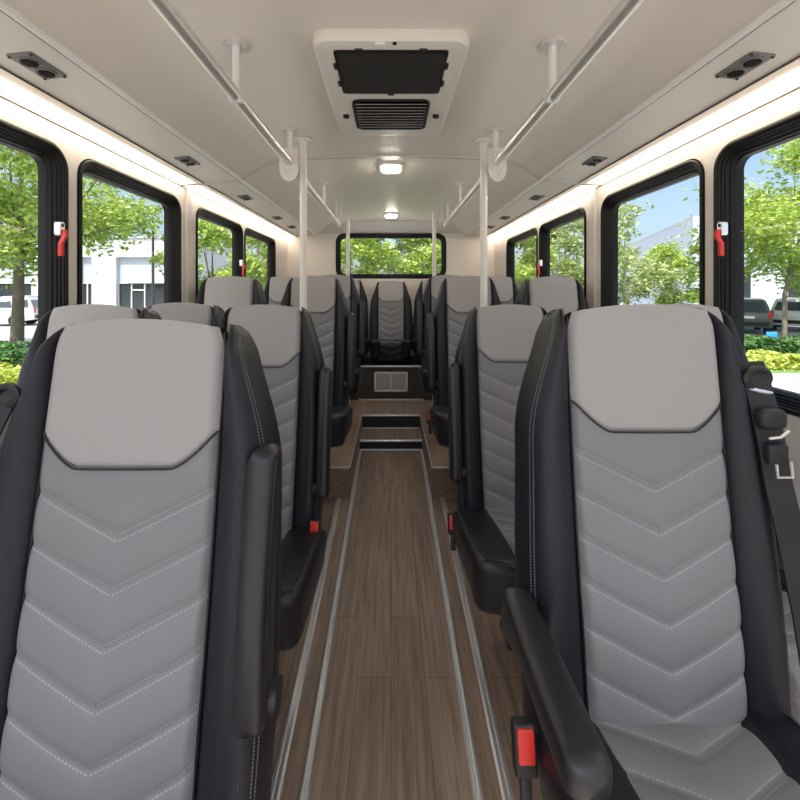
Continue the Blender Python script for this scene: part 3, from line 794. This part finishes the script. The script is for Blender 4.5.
# left near tree, right near tree
tree(-13.3, 14.2, 5.2, 4.4, 3.1, 'broad leafy tree with grey trunk outside the near left window', 1, n=9500, ncl=64, size=.30, tr=.19, off=(.2, 0))
tree(17.3, 17.6, 4.7, 4.2, 3.5, 'bright green tree with pale trunk outside the near right window', 2, n=13500, ncl=70, size=.30, tr=.10, off=(1.7, 0))
tree(15.4, 22, 2.2, 2.1, 1.6, 'small round tree in the middle of the second right window', 3, n=3000, ncl=30, size=.28, tr=.08)
tree(11.7, 20, 2.9, 2.3, 2.6, 'taller ragged olive tree at the left edge of the second right window', 4, 'leafB', n=2300, ncl=26, size=.28, tr=.10)
tree(7.2, 16.5, 2.6, 2.3, 2.6, 'olive tree filling the third right window', 5, 'leafB', n=3600, ncl=34, size=.26, tr=.11)
tree(4.6, 15.0, 2.4, 1.7, 2.2, 'yellow green tree filling the rearmost right window', 6, n=3600, ncl=30, size=.24, tr=.10)
tree(-7.6, 17.0, 2.3, 2.0, 1.9, 'pale green tree filling the third left window', 8, n=3200, ncl=30, size=.26, tr=.10)
tree(-5.2, 15.6, 2.6, 1.7, 2.3, 'dense green tree filling the rearmost left window', 9, n=3600, ncl=30, size=.25, tr=.10)
tree(-1.7, 16.5, 2.6, 1.9, 2.0, 'yellow green tree in the left part of the rear window', 10, n=4200, ncl=36, size=.24, tr=.11)
tree(.4, 18.5, 2.8, 1.8, 2.2, 'green tree in the middle of the rear window', 11, 'leafB', n=3600, ncl=34, size=.25, tr=.11)
tree(2.2, 16.5, 2.7, 1.8, 2.0, 'light green tree in the right part of the rear window', 12, n=4200, ncl=34, size=.24, tr=.11)

def hedge(x0, x1, y0, y1, h, label, seed, m, n, size):
    rg = random.Random(seed); mb = MB(); pts = []
    for _ in range(n):
        x = rg.uniform(x0, x1); bump = .85+.15*math.sin(x*3.1)+.08*math.sin(x*7.7)
        f = rg.random()
        if f < .55: p = (x, rg.uniform(y0, y1), GZ+h*bump*rg.uniform(.85, 1.05))
        else: p = (x, y0+rg.uniform(-.05, .2), GZ+h*bump*rg.random())
        pts.append((p[0]-(x0+x1)/2, p[1]-(y0+y1)/2, p[2]-GZ))
    r = thing('hedge', label, 'hedge', ((x0+x1)/2, (y0+y1)/2, GZ), 0, 'hedges beside the car park')
    leaves(mb, pts, size, rg); mb.build('foliage', M[m], r, False)
    secs = []
    for k in range(17):
        x = x0+(x1-x0)*k/16; hh = h*(.78+.12*math.sin(x*3.1)); w = (y1-y0)/2*.85
        secs.append([Vector((x-(x0+x1)/2, y, z)) for y, z in ((-w, 0), (-w, hh*.7), (-w*.6, hh), (w*.6, hh), (w, hh*.7), (w, 0))])
    MB().loft(secs).build('inner_growth', M['leafC' if m == 'leafC' else 'leafD'], r)
hedge(-20, -9, 11.0, 12.4, .62, 'dark green hedge beyond the yellow shrubs outside the near left window', 21, 'leafC', 6500, .13)
hedge(-16, -6.5, 8.9, 9.9, .40, 'yellow green low shrubs below the near left window', 22, 'leafD', 5500, .12)
hedge(10, 22, 13.1, 14.4, .60, 'dark green hedge in front of the parked cars outside the near right window', 23, 'leafC', 6500, .13)
hedge(8.5, 18, 10.7, 11.8, .42, 'yellow green low shrubs below the near right window', 24, 'leafD', 6000, .12)

def car(X, Y, rz, paint, label, seed=0):
    r = thing('car', label, 'car', (X, Y, GZ), rz, 'parked cars')
    # local x = length (front = +x), y = width, built from lofted side-view stations
    st = [(-2.35, .55, .98, .86), (-2.30, .38, 1.08, .92), (-1.9, .32, 1.10, .95), (0, .30, 1.10, .96), (1.1, .32, 1.06, .95), (1.9, .36, .98, .92), (2.28, .42, .86, .84), (2.36, .50, .74, .78)]
    secs = []
    for x, z0, z1, w in st:
        secs.append([Vector((x, y, z)) for y, z in ((-w*.94, z0), (-w, z0+.12), (-w, (z0+z1)/2), (-w*.97, z1-.06), (-w*.9, z1), (w*.9, z1), (w*.97, z1-.06), (w, (z0+z1)/2), (w, z0+.12), (w*.94, z0))])
    MB().loft(secs).build('body', paint, r, ang=35)
    cb = [(-2.26, 1.08, .86), (-2.10, 1.45, .78), (-1.95, 1.70, .70), (-.9, 1.77, .70), (.1, 1.73, .70), (.45, 1.62, .72), (1.15, 1.08, .84)]
    secs = [[Vector((x, -.88 if z > 1.1 else -w, 1.05)), Vector((x, -w, z)), Vector((x, -w*.85, z+.03)), Vector((x, w*.85, z+.03)), Vector((x, w, z)), Vector((x, .88 if z > 1.1 else w, 1.05))] for x, z, w in cb]
    MB().loft(secs).build('cabin', paint, r, ang=35)
    def side_pane(sy, xa, xb, za, zb):
        y0 = sy*.885; y1 = sy*.735
        MB().loft([[Vector((xa+.02, y0, 1.14)), Vector((xb+(.25 if xb > .5 else 0), y0, 1.14)), Vector((xb, y1, 1.60)), Vector((xa+.10, y1, 1.60))], [Vector((xa+.02, y0-sy*.05, 1.14)), Vector((xb+(.25 if xb > .5 else 0), y0-sy*.05, 1.14)), Vector((xb, y1-sy*.05, 1.60)), Vector((xa+.10, y1-sy*.05, 1.60))]]).build('window', M['carglass'], r)
    for sy in (-1, 1):
        for xa, xb in ((-2.05, -1.30), (-1.22, -.32), (-.24, .55)): side_pane(sy, xa, xb, 0, 0)
    MB().loft([[Vector((-2.32+d, y, 1.13)) for y in (-.72, .72)]+[Vector((-2.10+d, y, 1.58)) for y in (.62, -.62)] for d in (0, .06)]).build('rear_window', M['carglass'], r)
    MB().loft([[Vector((1.20+d, y, 1.10)) for y in (-.72, .72)]+[Vector((.50+d, y, 1.62)) for y in (.62, -.62)] for d in (-.03, .04)]).build('windscreen', M['carglass'], r)
    for sy in (-1, 1):
        MB().box((-2.30, sy*.80, .95), (.12, .16, .30), .03).build('tail_lamp', M['tail'], r)
        MB().box((2.26, sy*.66, .74), (.14, .28, .14), .03).build('head_lamp', M['silver'], r)
        for x in (-1.45, 1.45):
            t = MB(); t.tube([(x, sy*.72, .36), (x, sy*.975, .36)], .36, 24); wh = t.build('wheel', M['tyre'], r)
            MB().tube([(x, sy*.96, .36), (x, sy*.985, .36)], .23, 16).build('hubcap', M['alu'], wh)
    MB().box((-2.36, 0, .55), (.10, 1.6, .18), .04).build('bumper', M['tyre'], r)
    MB().box((-2.345, 0, .86), (.03, .5, .12)).build('number_plate', M['white'], r)
car(-24.4, 24.6, math.radians(200), M['white'], 'white sport utility car parked behind the trunk outside the near left window')
car(-27.4, 31.0, math.radians(75), M['silver'], 'silver car partly hidden by the black frame of the near left window')
car(18.9, 21.6, math.radians(55), M['greyp'], 'dark grey sport utility car with red tail lamp outside the near right window')
car(22.6, 22.2, math.radians(40), M['white'], 'white sport utility car behind the pale tree trunk outside the near right window')

# buildings
b = thing('building', 'white flat-roofed building with glazed entrance outside the second left window', 'building', (-34, 42, GZ))
FX0, FX1, FH = -34, 13.2, 7.4       # relative
def u2x(u, d=42): return (u-391)*d/400.0+34
def v2z(v, d=42): return 1.2+(290-v)*d/400.0-GZ
ex0, ex1, ez = u2x(116), u2x(165), v2z(257)
wx0, wx1 = u2x(79), u2x(91.5)
def rect(a, b_, c, d): return [(a, c), (b_, c), (b_, d), (a, d)]
wall = holed(rect(FX0, FX1, 0, v2z(238)), [rect(ex0, ex1, .02, ez), rect(wx0, wx1, .6, ez), rect(wx0-9, wx0-5, .6, ez)], lambda x, z, t=0: Vector((x, 0, z)), (0, .6, 0))
wall.build('facade', M['stucco'], b, False)
MB().box(((FX0+FX1)/2, 9, v2z(238)/2-.1), (FX1-FX0-.4, 16.5, v2z(238)-.2)).build('rear_block', M['stucco'], b, False)
MB().box(((FX0+FX1)/2, .25, v2z(238)+.06), (FX1-FX0+.2, .8, .14)).build('parapet', M['stucco'], b, False)
for (a0, a1) in ((ex0, ex1), (wx0, wx1), (wx0-9, wx0-5)):
    w_ = MB().box(((a0+a1)/2, .45, (v2z(283)+ez)/2), (a1-a0, .08, ez-v2z(283))).build('louvre_panel', M['louver'], b, False)
    g_ = MB().box(((a0+a1)/2, .50, v2z(283)/2), (a1-a0, .06, v2z(283))).build('window', M['darkglass'], b, False)
    fm = MB()
    for q in (0, .27, .54, 1) if a1-a0 > 4.5 else (0, .45, 1): fm.box((a0+(a1-a0)*q, .42, v2z(283)/2), (.12, .12, v2z(283)))
    fm.box(((a0+a1)/2, .42, v2z(283)), (a1-a0, .12, .12)); 
    if a1-a0 > 4.5: fm.box((a0+(a1-a0)*.40, .42, v2z(290)), ((a1-a0)*.27, .12, .14))
    fm.build('mullion', M['stucco'], g_, False)
MB().box(((ex0+ex1)/2+.5, .30, v2z(278)), ((ex1-ex0)*.8, .3, 1.0)).build('canopy', M['stucco'], b, False)
jt = MB()
for x in (u2x(103), u2x(70), u2x(50)): jt.box((x, -.01, v2z(238)/2), (.06, .03, v2z(238)))
for z in (v2z(257), v2z(248)): jt.box(((FX0+FX1)/2, -.01, z), (FX1-FX0, .03, .05)) if z > ez+.1 else None
jt.build('panel_joint', M['louver'], b, False)
lp = thing('lamp_post', 'tall thin dark lamp post in front of the white building', 'lamp post', ((153-391)*30/400.0, 30, GZ))
MB().tube([(0, 0, 0), (0, 0, 8.3)], [.11, .08], 10).build('post', M['post'], lp)
MB().tube([(0, 0, 0), (0, 0, .5)], .2, 12).build('base', M['concrete'], lp)
MB().box((.25, 0, 8.3), (.8, .3, .12), .03).build('lamp_head', M['post'], lp)
rb = thing('building', 'pale blue-grey building behind the small round tree outside the second right window', 'building', (30.2, 40, GZ))
d = Vector((139, 400, 0)).normalized(); ln = 45; wv = Vector((1, .05, 0)); hh = 1.2+7.1+1
base = [Vector((0, 0, 0)), d*ln, d*ln+wv*40, wv*40]
MB().loft([base, [p+Vector((0, 0, hh)) for p in base]]).build('wall', M['stucco2'], rb, False)
MB().loft([[p*1.0+Vector((0, 0, hh)) for p in base], [p*1.0+Vector((0, 0, hh+.3)) for p in base]]).build('parapet', M['stucco'], rb, False)
for k in range(4):
    c0 = wv*(3+7*k)-Vector((0, .03, 0))
    MB().loft([[c0+Vector((0, -.03, 1)), c0+wv*3+Vector((0, -.03, 1)), c0+wv*3+Vector((0, -.03, 4.5)), c0+Vector((0, -.03, 4.5))], [c0+Vector((0, .05, 1)), c0+wv*3+Vector((0, .05, 1)), c0+wv*3+Vector((0, .05, 4.5)), c0+Vector((0, .05, 4.5))]]).build('window', M['darkglass'], rb, False)
sg = MB().box((14.75, 15.5, GZ+.44), (.42, .06, .28), .02).build('sign', M['blue'])
sg2 = MB().box((14.75, 15.52, GZ+.20), (.06, .05, .4)); tag(sg, 'small blue board in front of the hedge by the pale trunk', 'sign')
sg2.build('stake', M['post'], sg)

# ------------------------------------------------------------------ light, camera
W = bpy.data.worlds.new('World'); bpy.context.scene.world = W; W.use_nodes = True
nt = W.node_tree; bg = nt.nodes['Background']; sky = nt.nodes.new('ShaderNodeTexSky')
sky.sky_type = 'NISHITA'; sky.sun_disc = False; sky.sun_elevation = math.radians(58); sky.sun_rotation = math.radians(200)
sky.air_density = 1.0; sky.dust_density = 4; sky.ozone_density = 1.2
nt.links.new(sky.outputs[0], bg.inputs[0]); bg.inputs[1].default_value = .19
sl_ = bpy.data.lights.new('sun', 'SUN'); sl_.energy = 4.2; sl_.angle = math.radians(.6); sl_.color = (1, .96, .90)
so = bpy.data.objects.new('sun', sl_); C.objects.link(so)
dirv = Vector((.22, .52, -1.0)).normalized(); so.rotation_euler = dirv.to_track_quat('-Z', 'Y').to_euler(); so.location = (0, -10, 20)
cam = bpy.data.cameras.new('camera'); cam.sensor_width = 36; cam.lens = 18; cam.shift_x = 9/800; cam.shift_y = -110/800; cam.clip_start = .03; cam.clip_end = 500
co = bpy.data.objects.new('camera', cam); C.objects.link(co); co.location = (0, 0, H0); co.rotation_euler = (PI/2, 0, 0)
S = bpy.context.scene; S.camera = co
S.view_settings.view_transform = 'Standard'; S.view_settings.look = 'None'; S.view_settings.gamma = 1; S.view_settings.exposure = .57
S.view_settings.use_curve_mapping = False
